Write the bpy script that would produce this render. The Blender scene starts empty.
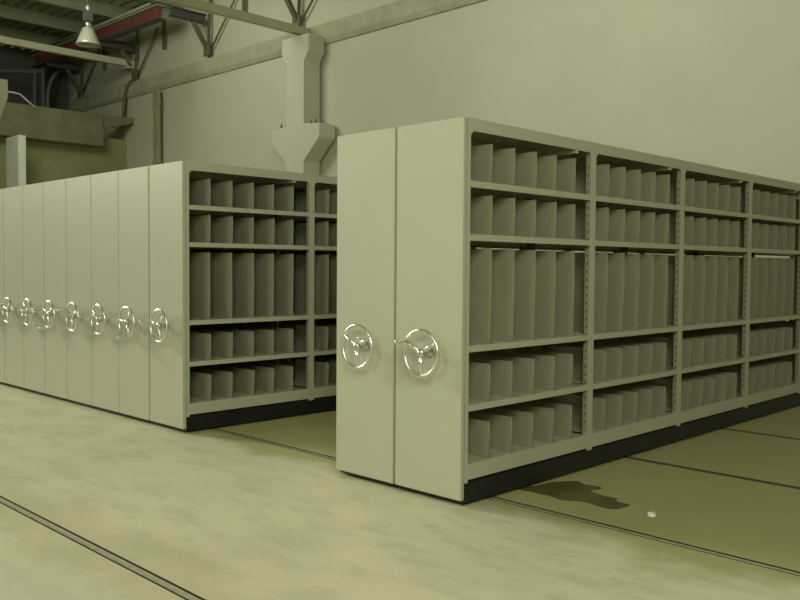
import bpy, bmesh, math, random
from mathutils import Vector, Matrix
random.seed(4)
scene = bpy.context.scene
COL = scene.collection
PI = math.pi

# ------------------------------------------------------------------ materials
def nodes_of(name):
    m = bpy.data.materials.new(name); m.use_nodes = True
    nt = m.node_tree
    return m, nt, nt.nodes['Principled BSDF']

def N(nt, kind, **kw):
    n = nt.nodes.new(kind)
    for k, v in kw.items():
        if k in n.inputs.keys(): n.inputs[k].default_value = v
        else: setattr(n, k, v)
    return n

def mat(name, c, rough=0.5, metal=0.0, var=0.06, scale=6.0, bump=0.0, bscale=80.0, stretch=(1, 1, 1), spec=0.5):
    m, nt, b = nodes_of(name)
    tc = N(nt, 'ShaderNodeTexCoord'); mp = N(nt, 'ShaderNodeMapping'); mp.inputs['Scale'].default_value = stretch
    nt.links.new(tc.outputs['Object'], mp.inputs['Vector'])
    no = N(nt, 'ShaderNodeTexNoise', Scale=scale, Detail=5.0, Roughness=0.6)
    nt.links.new(mp.outputs['Vector'], no.inputs['Vector'])
    ra = N(nt, 'ShaderNodeValToRGB')
    ra.color_ramp.elements[0].position = 0.3; ra.color_ramp.elements[1].position = 0.7
    ra.color_ramp.elements[0].color = (*[x * (1 - var) for x in c], 1)
    ra.color_ramp.elements[1].color = (*[min(1, x * (1 + var)) for x in c], 1)
    nt.links.new(no.outputs['Fac'], ra.inputs['Fac']); nt.links.new(ra.outputs['Color'], b.inputs['Base Color'])
    b.inputs['Roughness'].default_value = rough; b.inputs['Metallic'].default_value = metal
    b.inputs['Specular IOR Level'].default_value = spec
    if bump:
        n2 = N(nt, 'ShaderNodeTexNoise', Scale=bscale, Detail=4.0)
        nt.links.new(mp.outputs['Vector'], n2.inputs['Vector'])
        bu = N(nt, 'ShaderNodeBump', Strength=bump, Distance=0.01)
        nt.links.new(n2.outputs['Fac'], bu.inputs['Height']); nt.links.new(bu.outputs['Normal'], b.inputs['Normal'])
    return m

PAINT = mat('shelf_paint', (.515, .515, .405), .42, 0, .02, 2.5, .03, 160)
INNER = mat('divider_paint_and_flange_shade', (.315, .315, .222), .45, 0, .04, 5)
SLOT = mat('slot_dark', (.07, .07, .045), .8)
BLACK = mat('plinth_black', (.012, .012, .015), .45, 0, .2, 6)
CHROME = mat('chrome', (.86, .86, .80), .30, 1.0, .03)
HUBDARK = mat('hub_steel', (.70, .70, .64), .3, 1.0, .05)
RAILM = mat('rail_steel', (.36, .345, .24), .55, 0, .25, 30)
RAILDARK = mat('dark_rail_steel', (.10, .09, .05), .7, 0, .3, 30)  # darker bar colour for the two farthest rails
GROOVE = mat('groove_dark', (.02, .02, .018), .8)
WALL = mat('wall_paint', (.52, .52, .42), .85, 0, .04, .7, .08, 30)
CONC = mat('concrete_band', (.40, .40, .29), .9, 0, .16, 3.0, .3, 25)
BEAMC = mat('concrete_beam', (.19, .18, .115), .9, 0, .18, 2.0, .3, 25)
COLM = mat('column_paint', (.57, .57, .475), .8, 0, .03, 2.0, .05, 30)
OLIVE = mat('block_wall', (.27, .27, .14), .9, 0, .15, 1.5, .2, 30)
DARK = mat('unlit_hall_dark', (.16, .165, .155), .8, 0, .25, 1.2)
DARKFR = mat('grey_frame_steel', (.22, .22, .20), .6, .2, .1)
DECK = mat('roof_deck', (.40, .46, .30), .75, 0, .15, 2.0)
PURLIN = mat('purlin_paint', (.30, .33, .22), .7, 0, .1, 2.0)
TIE = mat('tie_beam_paint', (.50, .50, .36), .6, 0, .08, 3.0)
RODM = mat('brace_steel', (.15, .14, .085), .6, .2, .15, 3)
GREY = mat('bracket_grey', (.10, .10, .10), .6, .2, .15, 3)
RED = mat('red_oxide_paint', (.19, .05, .042), .7, 0, .2, 2.0)
REFL = mat('lamp_reflector', (.50, .51, .43), .25, .35, .05)
PIPEM = mat('downpipe_paint', (.30, .30, .20), .55, 0, .12, 3.0)
CABLE = mat('pale_cable', (.6, .6, .55), .6)
PILLAR = mat('grey_pillar', (.72, .75, .72), .8, 0, .05, 2)
WET = mat('wet_stain', (.13, .105, .035), .30, 0, .3, 5.0)
PAPER = mat('white_scrap', (.85, .85, .8), .8)

def floor_material():
    m, nt, b = nodes_of('concrete_floor')
    L = nt.links.new
    tc = N(nt, 'ShaderNodeTexCoord')
    def noise(scale, detail, st=(1, 1, 1), rough=.6):
        mp = N(nt, 'ShaderNodeMapping'); mp.inputs['Scale'].default_value = st
        L(tc.outputs['Object'], mp.inputs['Vector'])
        n = N(nt, 'ShaderNodeTexNoise', Scale=scale, Detail=detail, Roughness=rough)
        L(mp.outputs['Vector'], n.inputs['Vector']); return n.outputs['Fac']
    def mix(fac, a, c):
        n = nt.nodes.new('ShaderNodeMix'); n.data_type = 'RGBA'
        if isinstance(fac, float): n.inputs['Factor'].default_value = fac
        else: L(fac, n.inputs['Factor'])
        for s, v in ((6, a), (7, c)):
            if isinstance(v, tuple): n.inputs[s].default_value = (*v, 1)
            else: L(v, n.inputs[s])
        return n.outputs[2]
    def rng(v, a, c, lo=0.0, hi=1.0):
        n = nt.nodes.new('ShaderNodeMapRange'); n.interpolation_type = 'SMOOTHSTEP'
        L(v, n.inputs[0]); n.inputs[1].default_value = a; n.inputs[2].default_value = c
        n.inputs[3].default_value = lo; n.inputs[4].default_value = hi
        return n.outputs[0]
    def math_(op, a, c):
        n = nt.nodes.new('ShaderNodeMath'); n.operation = op
        for i, v in enumerate((a, c)):
            if isinstance(v, (int, float)): n.inputs[i].default_value = v
            else: L(v, n.inputs[i])
        return n.outputs[0]
    sep = N(nt, 'ShaderNodeSeparateXYZ'); L(tc.outputs['Object'], sep.inputs[0])
    y = sep.outputs['Y']
    wob = math_('MULTIPLY', math_('SUBTRACT', noise(1.3, 4), .5), .9)
    yw = math_('ADD', y, wob)
    base = mix(rng(noise(1.1, 6), .35, .65), (.64, .585, .43), (.70, .645, .48))
    # greyer trowel marks, streaked along the aisle
    base = mix(rng(noise(2.2, 8, (1.0, 2.6, 1), .7), .46, .62, 0, .5), base, (.50, .475, .36))
    # yellowish screed in the rail field behind the shelf fronts, darkened to add aisle shade
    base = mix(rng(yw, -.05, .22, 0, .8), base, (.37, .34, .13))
    # tan grout band around the nearest rail
    band = math_('MULTIPLY', rng(yw, -2.02, -1.85), rng(yw, -1.35, -1.55))
    base = mix(math_('MULTIPLY', band, .4), base, (.47, .42, .25))
    # greyish floor in front of that band
    base = mix(rng(yw, -1.85, -2.1, 0, .55), base, (.54, .545, .43))
    # specks
    base = mix(rng(noise(26, 6, (1, 2.0, 1), .75), .60, .74, 0, .45), base, (.30, .29, .21))
    base = mix(rng(noise(17, 5, (1, 1.8, 1), .7), .60, .74, 0, .40), base, (.72, .71, .58))
    base = mix(rng(noise(70, 3, (1, 1.6, 1), .8), .56, .74, 0, .35), base, (.36, .34, .25))
    base = mix(rng(noise(5, 9, (1, 2.2, 1), .75), .54, .66, 0, .40), base, (.46, .42, .30))
    L(base, b.inputs['Base Color'])
    ro = rng(noise(3, 5), .3, .7, .50, .68); L(ro, b.inputs['Roughness'])
    b.inputs['Specular IOR Level'].default_value = .35
    bu = N(nt, 'ShaderNodeBump', Strength=.12, Distance=.01)
    L(noise(14, 8), bu.inputs['Height']); L(bu.outputs['Normal'], b.inputs['Normal'])
    return m
FLOOR = floor_material()

# ------------------------------------------------------------------ mesh helpers
def box(bm, x0, x1, y0, y1, z0, z1, mi=0):
    vs = [bm.verts.new((x, y, z)) for z in (z0, z1) for y in (y0, y1) for x in (x0, x1)]
    fs = []
    for q in ((0, 2, 3, 1), (4, 5, 7, 6), (0, 1, 5, 4), (2, 6, 7, 3), (0, 4, 6, 2), (1, 3, 7, 5)):
        f = bm.faces.new([vs[i] for i in q]); f.material_index = mi; fs.append(f)
    return vs

def bar(bm, a, b, w, h, up=Vector((0, 0, 1)), mi=0):
    a, b = Vector(a), Vector(b); d = (b - a).normalized()
    if abs(d.dot(up)) > .95: up = Vector((0, 1, 0))
    s = d.cross(up).normalized(); t = s.cross(d).normalized()
    vs = []
    for p in (a, b):
        for sx, tx in ((-1, -1), (1, -1), (1, 1), (-1, 1)):
            vs.append(bm.verts.new(p + s * sx * w / 2 + t * tx * h / 2))
    for q in ((3, 2, 1, 0), (4, 5, 6, 7), (0, 1, 5, 4), (1, 2, 6, 5), (2, 3, 7, 6), (3, 0, 4, 7)):
        f = bm.faces.new([vs[i] for i in q]); f.material_index = mi

def tube(bm, pts, r, n=10, caps=True, closed=False, smooth=True):
    pts = [Vector(p) for p in pts]; rings = []
    ref = None; m = len(pts)
    for i, p in enumerate(pts):
        if closed: d = (pts[(i + 1) % m] - pts[i - 1]).normalized()
        else: d = (pts[min(i + 1, m - 1)] - pts[max(i - 1, 0)]).normalized()
        if ref is None:
            ref = Vector((0, 1, 0)) if abs(d.y) < .9 else Vector((1, 0, 0))
        s = (ref - d * ref.dot(d)).normalized(); t = d.cross(s)
        rr = r[i] if isinstance(r, (list, tuple)) else r
        rings.append([bm.verts.new(p + (s * math.cos(2 * PI * k / n) + t * math.sin(2 * PI * k / n)) * rr) for k in range(n)])
    for i in range(m if closed else m - 1):
        A, B = rings[i], rings[(i + 1) % m]
        for k in range(n):
            f = bm.faces.new((A[k], A[(k + 1) % n], B[(k + 1) % n], B[k])); f.smooth = smooth
    if caps and not closed:
        bm.faces.new(rings[0][::-1]); bm.faces.new(rings[-1])

def lathe(bm, prof, n=28, axis='z', origin=(0, 0, 0)):
    o = Vector(origin); rings = []
    for r, h in prof:
        ring = []
        for k in range(n):
            a = 2 * PI * k / n
            v = (r * math.cos(a), r * math.sin(a), h) if axis == 'z' else (r * math.cos(a), h, r * math.sin(a))
            ring.append(bm.verts.new(o + Vector(v)))
        rings.append(ring)
    for A, B in zip(rings, rings[1:]):
        for k in range(n):
            f = bm.faces.new((A[k], A[(k + 1) % n], B[(k + 1) % n], B[k])); f.smooth = True

def prism(bm, poly, axis, a, b):
    def P(u, v, w):
        return {'x': (w, u, v), 'y': (u, w, v), 'z': (u, v, w)}[axis]
    A = [bm.verts.new(P(u, v, a)) for u, v in poly]; B = [bm.verts.new(P(u, v, b)) for u, v in poly]
    bm.faces.new(A[::-1]); bm.faces.new(B); n = len(poly)
    for i in range(n): bm.faces.new((A[i], A[(i + 1) % n], B[(i + 1) % n], B[i]))

def finish(bm, name, mats, parent=None, loc=None, bevel=0):
    if bevel:
        bmesh.ops.bevel(bm, geom=list(bm.edges), offset=bevel, segments=2, affect='EDGES', clamp_overlap=True)
    bmesh.ops.recalc_face_normals(bm, faces=bm.faces)
    me = bpy.data.meshes.new(name); bm.to_mesh(me); bm.free()
    for m in (mats if isinstance(mats, (list, tuple)) else [mats]): me.materials.append(m)
    o = bpy.data.objects.new(name, me); COL.objects.link(o)
    if parent: o.parent = parent
    if loc: o.location = loc
    return o

def tag(o, label, cat, group=None):
    o['label'] = label; o['category'] = cat
    if group: o['group'] = group
    return o

def struct(o, label=None, cat=None):
    o['kind'] = 'structure'
    if label: o['label'] = label
    if cat: o['category'] = cat
    return o

def empty(name, loc=(0, 0, 0)):
    o = bpy.data.objects.new(name, None); COL.objects.link(o); o.location = loc; o.empty_display_size = .1
    return o

def inst(name, src, parent, loc=(0, 0, 0), rot=None):
    o = bpy.data.objects.new(name, src.data); COL.objects.link(o); o.parent = parent; o.location = loc
    if rot: o.rotation_euler = rot
    return o

def copy_tree(o, parent=None):
    c = o.copy(); COL.objects.link(c); c.parent = parent
    for ch in list(o.children): copy_tree(ch, c)
    return c

# ------------------------------------------------------------------ room
RX0, RX1, RY0, RY1, RZ = -24.5, 14.0, -13.0, 8.0, 8.0
RAILS = [-1.677, 0.283, 1.748, 3.25, 4.70]
bm = bmesh.new()
ys = [RY0]
for r in RAILS: ys += [r - .029, r + .029]
ys.append(RY1 + .2)
for i in range(0, len(ys), 2):
    box(bm, RX0, RX1, ys[i], ys[i + 1], -.12, 0)
struct(finish(bm, 'floor', FLOOR))

rail_labels = ['steel floor rail nearest the viewer, alone in the open concrete',
               'steel floor rail just inside the shelving fronts, passing the wet stain',
               'steel floor rail crossing the aisle beyond the wet stain',
               'steel floor rail crossing deep in the dim right aisle']
for k, r in enumerate(RAILS[:4]):
    root = empty('floor_rail', (0, r, 0))
    tag(root, rail_labels[k], 'floor rail', 'rails let into the floor')
    x0, x1 = (-9.5, 4.5)
    bm = bmesh.new(); box(bm, x0, x1, -.029, .029, -.07, -.03)
    box(bm, x0, x1, -.029, -.0265, -.03, -.0005); box(bm, x0, x1, .0265, .029, -.03, -.0005)
    finish(bm, 'channel', GROOVE, root)
    bm = bmesh.new(); hw = .015 if k == 0 else .009
    box(bm, x0, x1, -hw, hw, -.03, -.004, 1); box(bm, x0, x1, -hw, hw, -.004, .0)
    finish(bm, 'rail_bar', [RAILM if k < 2 else RAILDARK, GROOVE], root)
bm = bmesh.new(); box(bm, RX0, RX1, RAILS[4] - .029, RAILS[4] + .029, -.07, -.03); struct(finish(bm, 'floor_trim', GROOVE))

bm = bmesh.new(); box(bm, -22.45, RX1, RY1, RY1 + .2, 0, RZ); struct(finish(bm, 'wall_back', WALL))
bm = bmesh.new(); box(bm, RX1, RX1 + .2, RY0, RY1, 0, RZ); struct(finish(bm, 'wall_right', WALL))
bm = bmesh.new(); box(bm, RX0, RX1, RY0 - .2, RY0, 0, RZ); struct(finish(bm, 'wall_front', WALL))
# left side: block wall under the spandrel beam, beyond it sheets coloured dark for the unlit hall
bm = bmesh.new(); box(bm, -19.1, -18.95, RY0, RY1, 0, 4.7); struct(finish(bm, 'wall_left', OLIVE))  # shade under the beam is put into the dark olive colour
bm = bmesh.new()
box(bm, RX0 - .2, RX0, RY0, RY1 + .2, 0, RZ)
box(bm, RX0, -22.45, RY1, RY1 + .2, 0, RZ)
struct(finish(bm, 'wall_left_upper', DARK))

# ledge band along the back wall
bm = bmesh.new(); prism(bm, [(RY1 + .02, 5.80), (RY1 - .05, 5.81), (RY1 - .11, 5.90), (RY1 - .12, 6.20), (RY1 + .02, 6.24)], 'x', -22.4, RX1)
struct(finish(bm, 'trim_1', CONC))

# roof deck: trapezoid ribs along X
bm = bmesh.new(); prof = []
p = .32; y = RY0
while y < RY1:
    prof += [(y, RZ), (y + .17, RZ), (y + .20, RZ + .09), (y + .29, RZ + .09)]; y += p
A = [bm.verts.new((RX0, a, z)) for a, z in prof]; B = [bm.verts.new((RX1, a, z)) for a, z in prof]
for i in range(len(prof) - 1): bm.faces.new((A[i], A[i + 1], B[i + 1], B[i]))
o = struct(finish(bm, 'ceiling', DECK))
sm = o.modifiers.new('thick', 'SOLIDIFY'); sm.thickness = .02; sm.offset = 1
for k, x in enumerate([-22.2, -20.15, -18.1, -16.05, -14.0, -11.95, -9.9, -7.85, -5.8]):
    bm = bmesh.new()
    box(bm, x - .075, x + .075, RY0, RY1, 7.66, 7.68); box(bm, x - .012, x + .012, RY0, RY1, 7.68, 7.985)
    box(bm, x - .075, x + .075, RY0, RY1, 7.985, 8.0)
    struct(finish(bm, 'ceiling_beam', PURLIN))

# pale tie beams spanning to the back wall
for x, z in ((-18.3, 6.62), (-11.0, 6.10)):
    bm = bmesh.new(); box(bm, x - .07, x + .07, RY0, RY1 - .02, z - .08, z + .08)
    box(bm, x - .10, x + .10, RY1 - .35, RY1, z - .13, z - .075)
    struct(finish(bm, 'ceiling_tie_beam', TIE, bevel=.006))

# white columns with corbels
def column(x, y, label):
    bm = bmesh.new()
    h, c = .275, .78
    prism(bm, [(x - h, 0), (x + h, 0), (x + h, 3.42), (x + c, 3.86), (x + c, 4.13), (x + h, 4.16),
               (x + h, 5.42), (x + h + .16, 5.62), (x + h + .16, 5.95), (x - h - .16, 5.95), (x - h - .16, 5.62),
               (x - h, 5.42), (x - h, 4.16), (x - c, 4.13), (x - c, 3.86), (x - h, 3.42)], 'y', y, y + .42)
    return bm
bm = column(-10.97, 7.52, None); o = struct(finish(bm, 'column_back', COLM, bevel=.012))
o['label'] = 'white concrete column with flared corbels standing against the back wall'; 
# anchor bolts left on the corbel
bolts = [(-11.45, 0), (-11.28, 0), (-11.02, 0), (-10.60, .1), (-10.60, .22), (-10.40, .05), (-10.48, .3)]
col_back = o
for (x, dy) in bolts:
    bm = bmesh.new()
    tube(bm, [(x + 10.92, dy + .03, .03), (x + 10.92, dy + .03, .10)], .014, 8); lathe(bm, [(.001, .06), (.026, .06), (.026, .035), (.001, .035)], 6, 'z', (x + 10.92, dy + .03, 0))
    finish(bm, 'anchor_bolt', RODM, col_back, (-10.92, 7.52, 4.135))
bm = column(-11.55, 1.34, None); o = struct(finish(bm, 'column_left', COLM, bevel=.012))
o['label'] = 'white column whose corbel edge shows above the far end of the left shelving row'

# spandrel beam on the left wall, and its pillar
bm = bmesh.new()
prism(bm, [(RY0, 4.36), (7.12, 4.40), (7.12, 5.22), (RY0, 5.14)], 'x', -18.95, -18.5)
struct(finish(bm, 'beam_left', BEAMC, bevel=.015))
bm = bmesh.new()
prism(bm, [(7.12, 4.86), (7.99, 5.10), (7.99, 5.26), (7.12, 5.22)], 'x', -18.95, -18.52)
struct(finish(bm, 'beam_left_end', BEAMC, bevel=.01))
bm = bmesh.new(); box(bm, -18.50, -17.75, 4.62, 4.80, 0, 4.34)
o = struct(finish(bm, 'pillar_left', PILLAR, bevel=.01)); o['label'] = 'pale grey pillar under the concrete beam at the far left'

# grey framing inside the dark opening above the beam
root = empty('steel_frame', (-22.3, 7.2, 5.2))
tag(root, 'grey steel framing with a curved brace in the dark opening above the concrete beam', 'frame')
bm = bmesh.new(); box(bm, -.06, .06, -.39, -.31, -.6, 1.75); finish(bm, 'post', DARKFR, root)
bm = bmesh.new(); box(bm, -.06, .06, -.15, -.06, -.6, 1.85); finish(bm, 'post', DARKFR, root)
bm = bmesh.new(); bar(bm, (0, -3.0, 1.32), (0, -.1, 1.72), .1, .1); finish(bm, 'cross_beam', DARKFR, root)
pts = []
for k in range(11):
    a = k / 10 * PI / 2
    pts.append((0, .05 + .55 * (1 - math.cos(a)), .95 + .95 * math.sin(a)))
bm = bmesh.new(); tube(bm, [(0, .05, -.6)] + pts, .06, 8); finish(bm, 'curved_brace', DARKFR, root)
bm = bmesh.new(); box(bm, -.06, .06, .68, .80, -.6, 2.4); finish(bm, 'post', DARKFR, root)

# brackets on the back wall
bl = ['wall bracket with thin rods at the far left end of the back wall',
      'wall bracket with thin rods where the left pale tie beam meets the wall',
      'wall bracket with thin rods holding the right end of the red beam',
      'wall bracket with thin rods directly above the white column']
for k, x in enumerate((-21.5, -18.25, -14.75, -11.35)):
    root = empty('wall_bracket', (x, RY1, 6.33 if k < 2 else 6.4)); tag(root, bl[k], 'bracket', 'roof brackets along the back wall')
    bm = bmesh.new(); box(bm, -.10, .10, -1.12, -.2, .60, .63); box(bm, -.10, .10, -1.12, -.2, .77, .80); box(bm, -.02, .02, -1.12, -.2, .63, .77)
    finish(bm, 'bracket_beam', GREY, root)
    bm = bmesh.new(); bar(bm, (0, -.52, .60), (0, -.13, .02), .09, .09); finish(bm, 'strut', RODM, root)
    bm = bmesh.new(); box(bm, -.12, .12, -.16, -.11, -.14, .12); finish(bm, 'wall_plate', RODM, root)
    bm = bmesh.new(); tube(bm, [(.14, -.10, .02), (1.15, -.10, 1.02)], .022, 8); finish(bm, 'diagonal_rod', RODM, root)
    bm = bmesh.new(); bar(bm, (.06, -.14, .05), (.06, -.06, 1.55), .03, .06); finish(bm, 'vertical_rod', RODM, root)
    bm = bmesh.new(); bar(bm, (1.45, -.10, .45), (1.45, -.10, 1.2), .07, .06); finish(bm, 'hanger', RODM, root)

root = empty('red_beam', (-18.0, 6.95, 7.03))
tag(root, 'red oxide painted steel beam under the roof near the left corner', 'beam')
bm = bmesh.new(); box(bm, -4.4, 2.75, -.018, .018, .03, .30)
finish(bm, 'web', RED, root)
bm = bmesh.new(); box(bm, -4.4, 2.75, -.12, .12, .0, .03); finish(bm, 'flange', GREY, root)
bm = bmesh.new(); box(bm, -4.4, 2.75, -.12, .12, .30, .33); finish(bm, 'flange', PURLIN, root)
bm = bmesh.new(); tube(bm, [(-4.4, -.1, .40), (2.4, -.1, .40)], .035, 10); finish(bm, 'conduit', PURLIN, root)

# downpipe on the back wall
root = empty('downpipe', (-17.0, RY1 - .13, 0)); tag(root, 'narrow vertical downpipe on the back wall behind the left shelving row', 'pipe')
bm = bmesh.new(); box(bm, -.105, .105, -.12, -.002, 0, 5.78); finish(bm, 'pipe', PIPEM, root, bevel=.02)
for z in (2.4, 3.9, 5.4):
    bm = bmesh.new(); box(bm, -.13, .13, -.128, 0, z, z + .05); finish(bm, 'clamp', PIPEM, root)
# bent conduit left of it
bm = bmesh.new()
tube(bm, [(-18.42, 7.86, 6.20), (-18.6, 7.86, 6.10), (-18.78, 7.86, 5.85), (-18.85, 7.86, 5.5), (-18.86, 7.86, 5.22)], .045, 8)
tag(finish(bm, 'conduit_pipe', RODM), 'bent dark conduit curving down the wall corner to the concrete beam end', 'conduit')
bm = bmesh.new()
cp = [(-18.45, 4.5, 5.42), (-18.42, 4.74, 5.444), (-18.4, 4.93, 5.42), (-18.4, 5.1, 5.29), (-18.45, 5.3, 5.17), (-18.55, 5.36, 5.165)]
tube(bm, cp, .02, 8)
tag(finish(bm, 'loose_cable', CABLE), 'loose pale cable sagging onto the top of the concrete beam', 'cable')

# high bay lamp
LX, LY, LZ = -14.5, 4.815, 5.89
root = empty('pendant_lamp', (LX, LY, LZ)); tag(root, 'pale bell-shaped high bay lamp hanging from the roof deck', 'lamp')
bm = bmesh.new(); lathe(bm, [(.075, .37), (.11, .35), (.15, .26), (.195, .15), (.235, .05), (.25, 0), (.243, .0), (.18, .15), (.13, .26), (.07, .35)], 32)
finish(bm, 'reflector', REFL, root)
bm = bmesh.new(); lathe(bm, [(.001, .03), (.15, .035), (.238, .05), (.15, .045), (.001, .045)], 32); finish(bm, 'lens', REFL, root)
bm = bmesh.new(); lathe(bm, [(.001, .36), (.06, .36), (.065, .46), (.05, .48), (.001, .48)], 20); finish(bm, 'socket', CHROME, root)
bm = bmesh.new(); box(bm, -.085, .085, -.085, .085, .48, .70); finish(bm, 'ballast_box', GREY, root, bevel=.02)
bm = bmesh.new(); lathe(bm, [(.001, .70), (.04, .72), (.05, .77), (.04, .82), (.001, .84)], 14); finish(bm, 'hook_knob', REFL, root)
bm = bmesh.new(); tube(bm, [(0, 0, .8), (0, 0, RZ - LZ)], .014, 8); finish(bm, 'suspension_rod', RODM, root)

# ------------------------------------------------------------------ shelving
H = 2.066; PW = .5; BAY = 1.2; FY = .053
LEVELS = [1.738, 1.455, .8595, .5426, .2252]
DIVH = {0: .213, 1: .217, 2: .5235, 3: .206, 4: .206}

def m_end_panel():
    bm = bmesh.new()
    box(bm, -PW + .004, -.002, 0, .030, .035, H)
    bmesh.ops.bevel(bm, geom=list(bm.edges), offset=.0035, segments=3, affect='EDGES')
    return bm
def m_post(w=.056):        # L-profile, front face at x=0, punched inner flange coloured darker to stand for shade
    bm = bmesh.new()
    box(bm, -.002, 0, -w / 2, w / 2, .125, H - .06)
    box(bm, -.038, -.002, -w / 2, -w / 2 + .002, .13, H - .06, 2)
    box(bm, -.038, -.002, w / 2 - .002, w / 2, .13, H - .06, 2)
    z = .30
    while z < H - .12:
        for yy in (-w / 2 - .0006, w / 2 + .0001):
            box(bm, -.026, -.016, yy, yy + .0005, z, z + .016, 1)
        z += .05
    return bm
def m_shelf(lip, L):
    bm = bmesh.new()
    x0, x1 = -PW + .008, -.0015
    box(bm, x0, x1, 0, L, -.003, 0)
    box(bm, x1 - .002, x1, 0, L, -lip, -.003); box(bm, x0, x0 + .002, 0, L, -lip, -.003)
    box(bm, x1 - .016, x1 - .002, 0, L, -lip, -lip + .002); box(bm, x0 + .002, x0 + .016, 0, L, -lip, -lip + .002)
    return bm
def m_divider(h):
    bm = bmesh.new(); d = PW - .03
    # sheet with a slightly rolled front edge and a clipped rear corner
    prism(bm, [(-.012 - d, .001), (-.012, .001), (-.012, h), (-.04 - d + .06, h), (-.012 - d, h - .05)], 'y', -.0012, .0012)
    tube(bm, [(-.012, 0, .003), (-.012, 0, h)], .003, 8)
    prism(bm, [(-.012 - d, .0), (-.012, .0), (-.012, .002), (-.012 - d, .002)], 'y', 0, .022)
    return bm
def m_top(n):
    bm = bmesh.new(); L = n * BAY + .056
    y0 = .031
    box(bm, -PW + .004, -.001, y0, y0 + L, H - .004, H)
    box(bm, -.0035, -.001, y0, y0 + L, H - .066, H - .004); box(bm, -PW + .004, -PW + .0065, y0, y0 + L, H - .066, H - .004)
    return bm
def m_gusset():      # little chamfer plate in the top corners of each bay
    bm = bmesh.new()
    prism(bm, [(0, 0), (.022, 0), (0, -.022)], 'x', -.003, -.001)
    return bm
def m_plinth(n):
    bm = bmesh.new(); L = n * BAY + .06
    box(bm, -PW + .008, -.006, .031, .031 + L, .012, .128)
    bmesh.ops.bevel(bm, geom=list(bm.edges), offset=.004, segments=2, affect='EDGES')
    box(bm, -PW + .03, -.022, .04, .02 + L, .128, .150)
    return bm
WR = .124
def m_rim():
    bm = bmesh.new(); tube(bm, [(WR * math.cos(2 * PI * k / 40), 0, WR * math.sin(2 * PI * k / 40)) for k in range(40)], .0105, 10, closed=True); return bm
def m_hub():
    bm = bmesh.new(); lathe(bm, [(.001, .068), (.030, .068), (.030, .064), (.020, .058), (.017, .02), (.022, .012), (.026, -.006), (.022, -.014), (.001, -.016)], 24, 'y'); return bm
def m_spoke():
    bm = bmesh.new(); tube(bm, [(.014, .004, 0), (.06, 0, 0), (WR, 0, 0)], [.0135, .0115, .0095], 10); return bm
def m_knob():
    bm = bmesh.new(); tube(bm, [(0, 0, 0), (0, -.025, 0), (0, -.03, 0), (0, -.06, 0), (0, -.095, 0), (0, -.105, 0)], [.008, .008, .012, .015, .014, .007], 12); return bm

protos = {}
def P(key, fn, mats):
    if key not in protos:
        bm = fn(); bmesh.ops.recalc_face_normals(bm, faces=bm.faces)
        me = bpy.data.meshes.new(key); bm.to_mesh(me); bm.free()
        for m in (mats if isinstance(mats, (list, tuple)) else [mats]): me.materials.append(m)
        protos[key] = me
    return protos[key]
def put(name, me, parent, loc=(0, 0, 0), rot=(0, 0, 0)):
    o = bpy.data.objects.new(name, me); COL.objects.link(o); o.parent = parent; o.location = loc; o.rotation_euler = rot
    return o

def unit(x, nbays, div_bays, label, group, spin, knob_at, zoff=0.0, extra=0.0):
    root = empty('mobile_shelving_unit', (x, 0, 0)); tag(root, label, 'shelving unit', group)
    put('end_panel', P('end_panel', m_end_panel, PAINT), root)
    put('plinth', P('plinth%d' % nbays, lambda: m_plinth(nbays), BLACK), root)
    put('top_panel', P('top%d' % nbays, lambda: m_top(nbays), PAINT), root)
    for k in range(nbays + 1):
        yy = FY + k * BAY - (.009 if k == 0 else 0)
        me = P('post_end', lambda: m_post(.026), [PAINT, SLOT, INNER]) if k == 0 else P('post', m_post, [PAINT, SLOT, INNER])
        put('post', me, root, (-.0005, yy, 0))
        put('post', me, root, (-PW + .0035, yy, 0), (0, 0, PI))
    for b in range(nbays):
        y1 = FY + (b + 1) * BAY - .029; y0 = .0575 if b == 0 else FY + b * BAY + .029
        if div_bays:
            for sgn, yy in ((1, y0), (-1, y1)):
                g = put('corner_gusset', P('gusset', m_gusset, PAINT), root, (0, yy, H - .066)); g.scale.y = sgn
            bmx = P('stiff', lambda: (lambda q: (box(q, -PW + .01, -.006, 0, .03, -.018, 0), q)[1])(bmesh.new()), PAINT)
            put('stiffener', bmx, root, (0, FY + b * BAY + 1.0, H - .066))
        for i, z in enumerate(LEVELS):
            lip = .085 if i == 4 else .034
            s = put('shelf', P('shelf%g_%d' % (lip, b == 0), lambda: m_shelf(lip, y1 - y0), PAINT), root, (0, y0, z))
            if b < div_bays:
                for d in range(5):
                    h = DIVH[i]
                    dy = FY + b * BAY - .006 + .203 * (d + 1) - y0 + random.uniform(-.004, .004)
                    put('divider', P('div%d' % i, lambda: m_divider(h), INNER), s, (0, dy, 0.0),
                        (random.uniform(-.008, .008), 0, random.uniform(-.012, .012)))
            else:
                def rest():
                    q = bmesh.new()
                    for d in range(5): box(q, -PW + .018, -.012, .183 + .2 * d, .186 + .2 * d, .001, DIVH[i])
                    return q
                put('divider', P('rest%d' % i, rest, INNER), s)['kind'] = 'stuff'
    # handwheel with three spokes and a crank handle
    w = put('handwheel', P('rim', m_rim, CHROME), root, (-PW / 2 + .018, -.07, .813))
    put('hub', P('hub', m_hub, HUBDARK), w)
    for k in range(3):
        put('spoke', P('spoke', m_spoke, CHROME), w, (0, 0, 0), (0, -(spin + k * 2 * PI / 3), 0))
    kk = spin + knob_at * 2 * PI / 3
    put('crank_handle', P('knob', m_knob, CHROME), w, (WR * math.cos(kk), 0, WR * math.sin(kk)))
    return root

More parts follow.
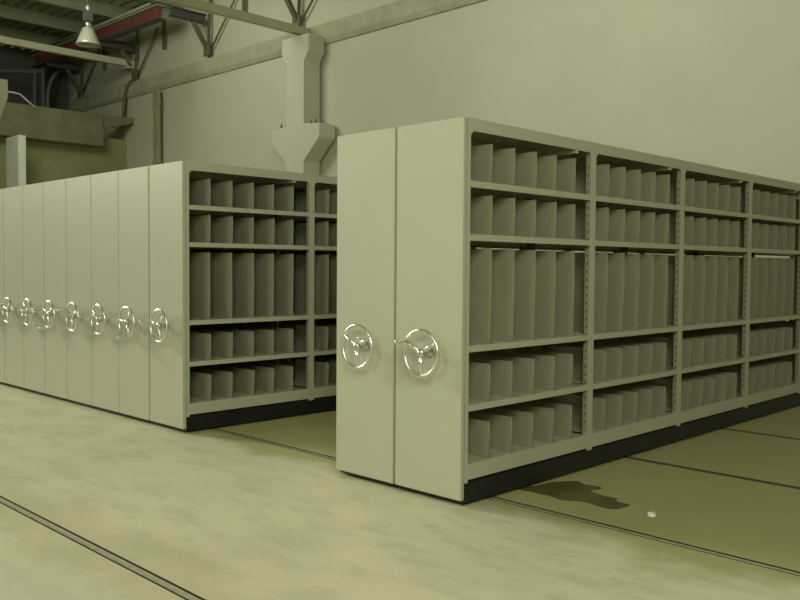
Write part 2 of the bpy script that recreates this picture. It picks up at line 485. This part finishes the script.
D = math.radians
unit(-.008, 5, 4, 'right-hand shelving unit of the front block, its long open side facing the right aisle', 'front block of two shelving units', D(150), 0)
unit(-.520, 5, 4, 'left-hand shelving unit of the front block, beside the empty middle aisle', 'front block of two shelving units', D(150), 2)
GX = -2.778
names = ['end', 'second', 'third', 'fourth', 'fifth', 'sixth', 'seventh', 'eighth']
spins = [165, 172, 140, 150, 155, 130, 160, 150]
for k in range(8):
    if k == 0:
        lb = 'end unit of the long left row, with open divided shelves facing the middle aisle'
    else:
        lb = '%s shelving unit of the long left row, counted from its open-shelved end' % names[k]
    unit(GX - (.512 + PW * (k - 1) if k else 0), 3, 3 if k < 2 else 0, lb, 'long left row of closed-up shelving units', D(spins[k]), k % 3)

# ------------------------------------------------------------------ on the floor
outline = [(-.12, .64), (-.008, .657), (.007, .799), (.105, .944), (.17, .91), (.271, .924), (.3, .864), (.28, .804), (.4, .767), (.476, .771), (.498, .721), (.589, .709),
           (.59, .641), (.578, .573), (.511, .558), (.425, .573), (.35, .567), (.284, .52), (.185, .543), (.053, .536), (-.10, .54)]
bm = bmesh.new(); n = len(outline)
fine = []
for i in range(n):
    a, b_, c_, d_ = [Vector(outline[(i + j) % n]) for j in (-1, 0, 1, 2)]
    for t in (0, .33, .66):
        q = .5 * ((2 * b_) + (-a + c_) * t + (2 * a - 5 * b_ + 4 * c_ - d_) * t * t + (-a + 3 * b_ - 3 * c_ + d_) * t ** 3)
        fine.append((q.x, q.y))
ring = [bm.verts.new((x, y, .0015)) for x, y in fine]; base_ = [bm.verts.new((x, y, .0002)) for x, y in fine]
bm.faces.new(ring)
for i in range(len(fine)): bm.faces.new((base_[i], base_[(i + 1) % len(fine)], ring[(i + 1) % len(fine)], ring[i]))
tag(finish(bm, 'wet_stain', WET), 'dark wet stain spreading on the aisle floor beside the front block', 'stain')
bm = bmesh.new(); bmesh.ops.create_icosphere(bm, subdivisions=2, radius=.022)
for v in bm.verts:
    v.co *= random.uniform(.75, 1.2); v.co.z = max(v.co.z * .6, -.010)
tag(finish(bm, 'paper_scrap', PAPER, loc=(.775, .60, .010)), 'small crumpled white scrap on the floor past the wet stain', 'scrap')

# ------------------------------------------------------------------ light
def area(name, loc, target, size, power, col=(.99, 1, .775), spread=180):
    l = bpy.data.lights.new(name, 'AREA'); l.shape = 'DISK'; l.size = size; l.energy = power; l.color = col; l.spread = math.radians(spread)
    o = bpy.data.objects.new(name, l); COL.objects.link(o); o.location = loc
    d = Vector(target) - Vector(loc); o.rotation_euler = d.to_track_quat('-Z', 'Y').to_euler()
    return o
area('light_key', (5.0, -5.0, 4.4), (-.6, 0, .9), 3.0, 265)
area('light_front', (.5, -8.5, 5.5), (-2.5, 0, 1.0), 4.0, 165)  # unseen fill, added to brighten front panels and left dividers
area('light_left', (-17.5, -5.0, 7.0), (-.5, -2.0, 0), 4.5, 410, spread=80)
area('light_back', (-4.4, 2.0, 6.4), (-1.4, 8.0, 3.6), 2.5, 190)
area('light_far', (-12.0, 1.5, 7.0), (-13.5, 8.0, 3.0), 3.0, 260)
w = bpy.data.worlds.new('world'); scene.world = w; w.use_nodes = True
w.node_tree.nodes['Background'].inputs['Color'].default_value = (.8, .85, .6, 1)
w.node_tree.nodes['Background'].inputs['Strength'].default_value = .05

# ------------------------------------------------------------------ camera
cam = bpy.data.cameras.new('camera'); co = bpy.data.objects.new('camera', cam); COL.objects.link(co)
f, yaw, pit, rol = 853.1, .780185, .038329, .0069304
cam.sensor_width = 36; cam.sensor_fit = 'HORIZONTAL'; cam.lens = 36 * f / 800; cam.clip_end = 200
fw = Vector((-math.sin(yaw) * math.cos(pit), math.cos(yaw) * math.cos(pit), -math.sin(pit)))
r0 = Vector((math.cos(yaw), math.sin(yaw), 0)); u0 = r0.cross(fw)
r = r0 * math.cos(rol) + u0 * math.sin(rol); u = -r0 * math.sin(rol) + u0 * math.cos(rol)
M = Matrix((r, u, -fw)).transposed().to_4x4(); M.translation = Vector((2.91376, -3.42041, 1.276596))
co.matrix_world = M
scene.camera = co
vs = scene.view_settings
vs.view_transform = 'Standard'; vs.look = 'None'; vs.gamma = 1; vs.use_curve_mapping = False; vs.exposure = 0.0
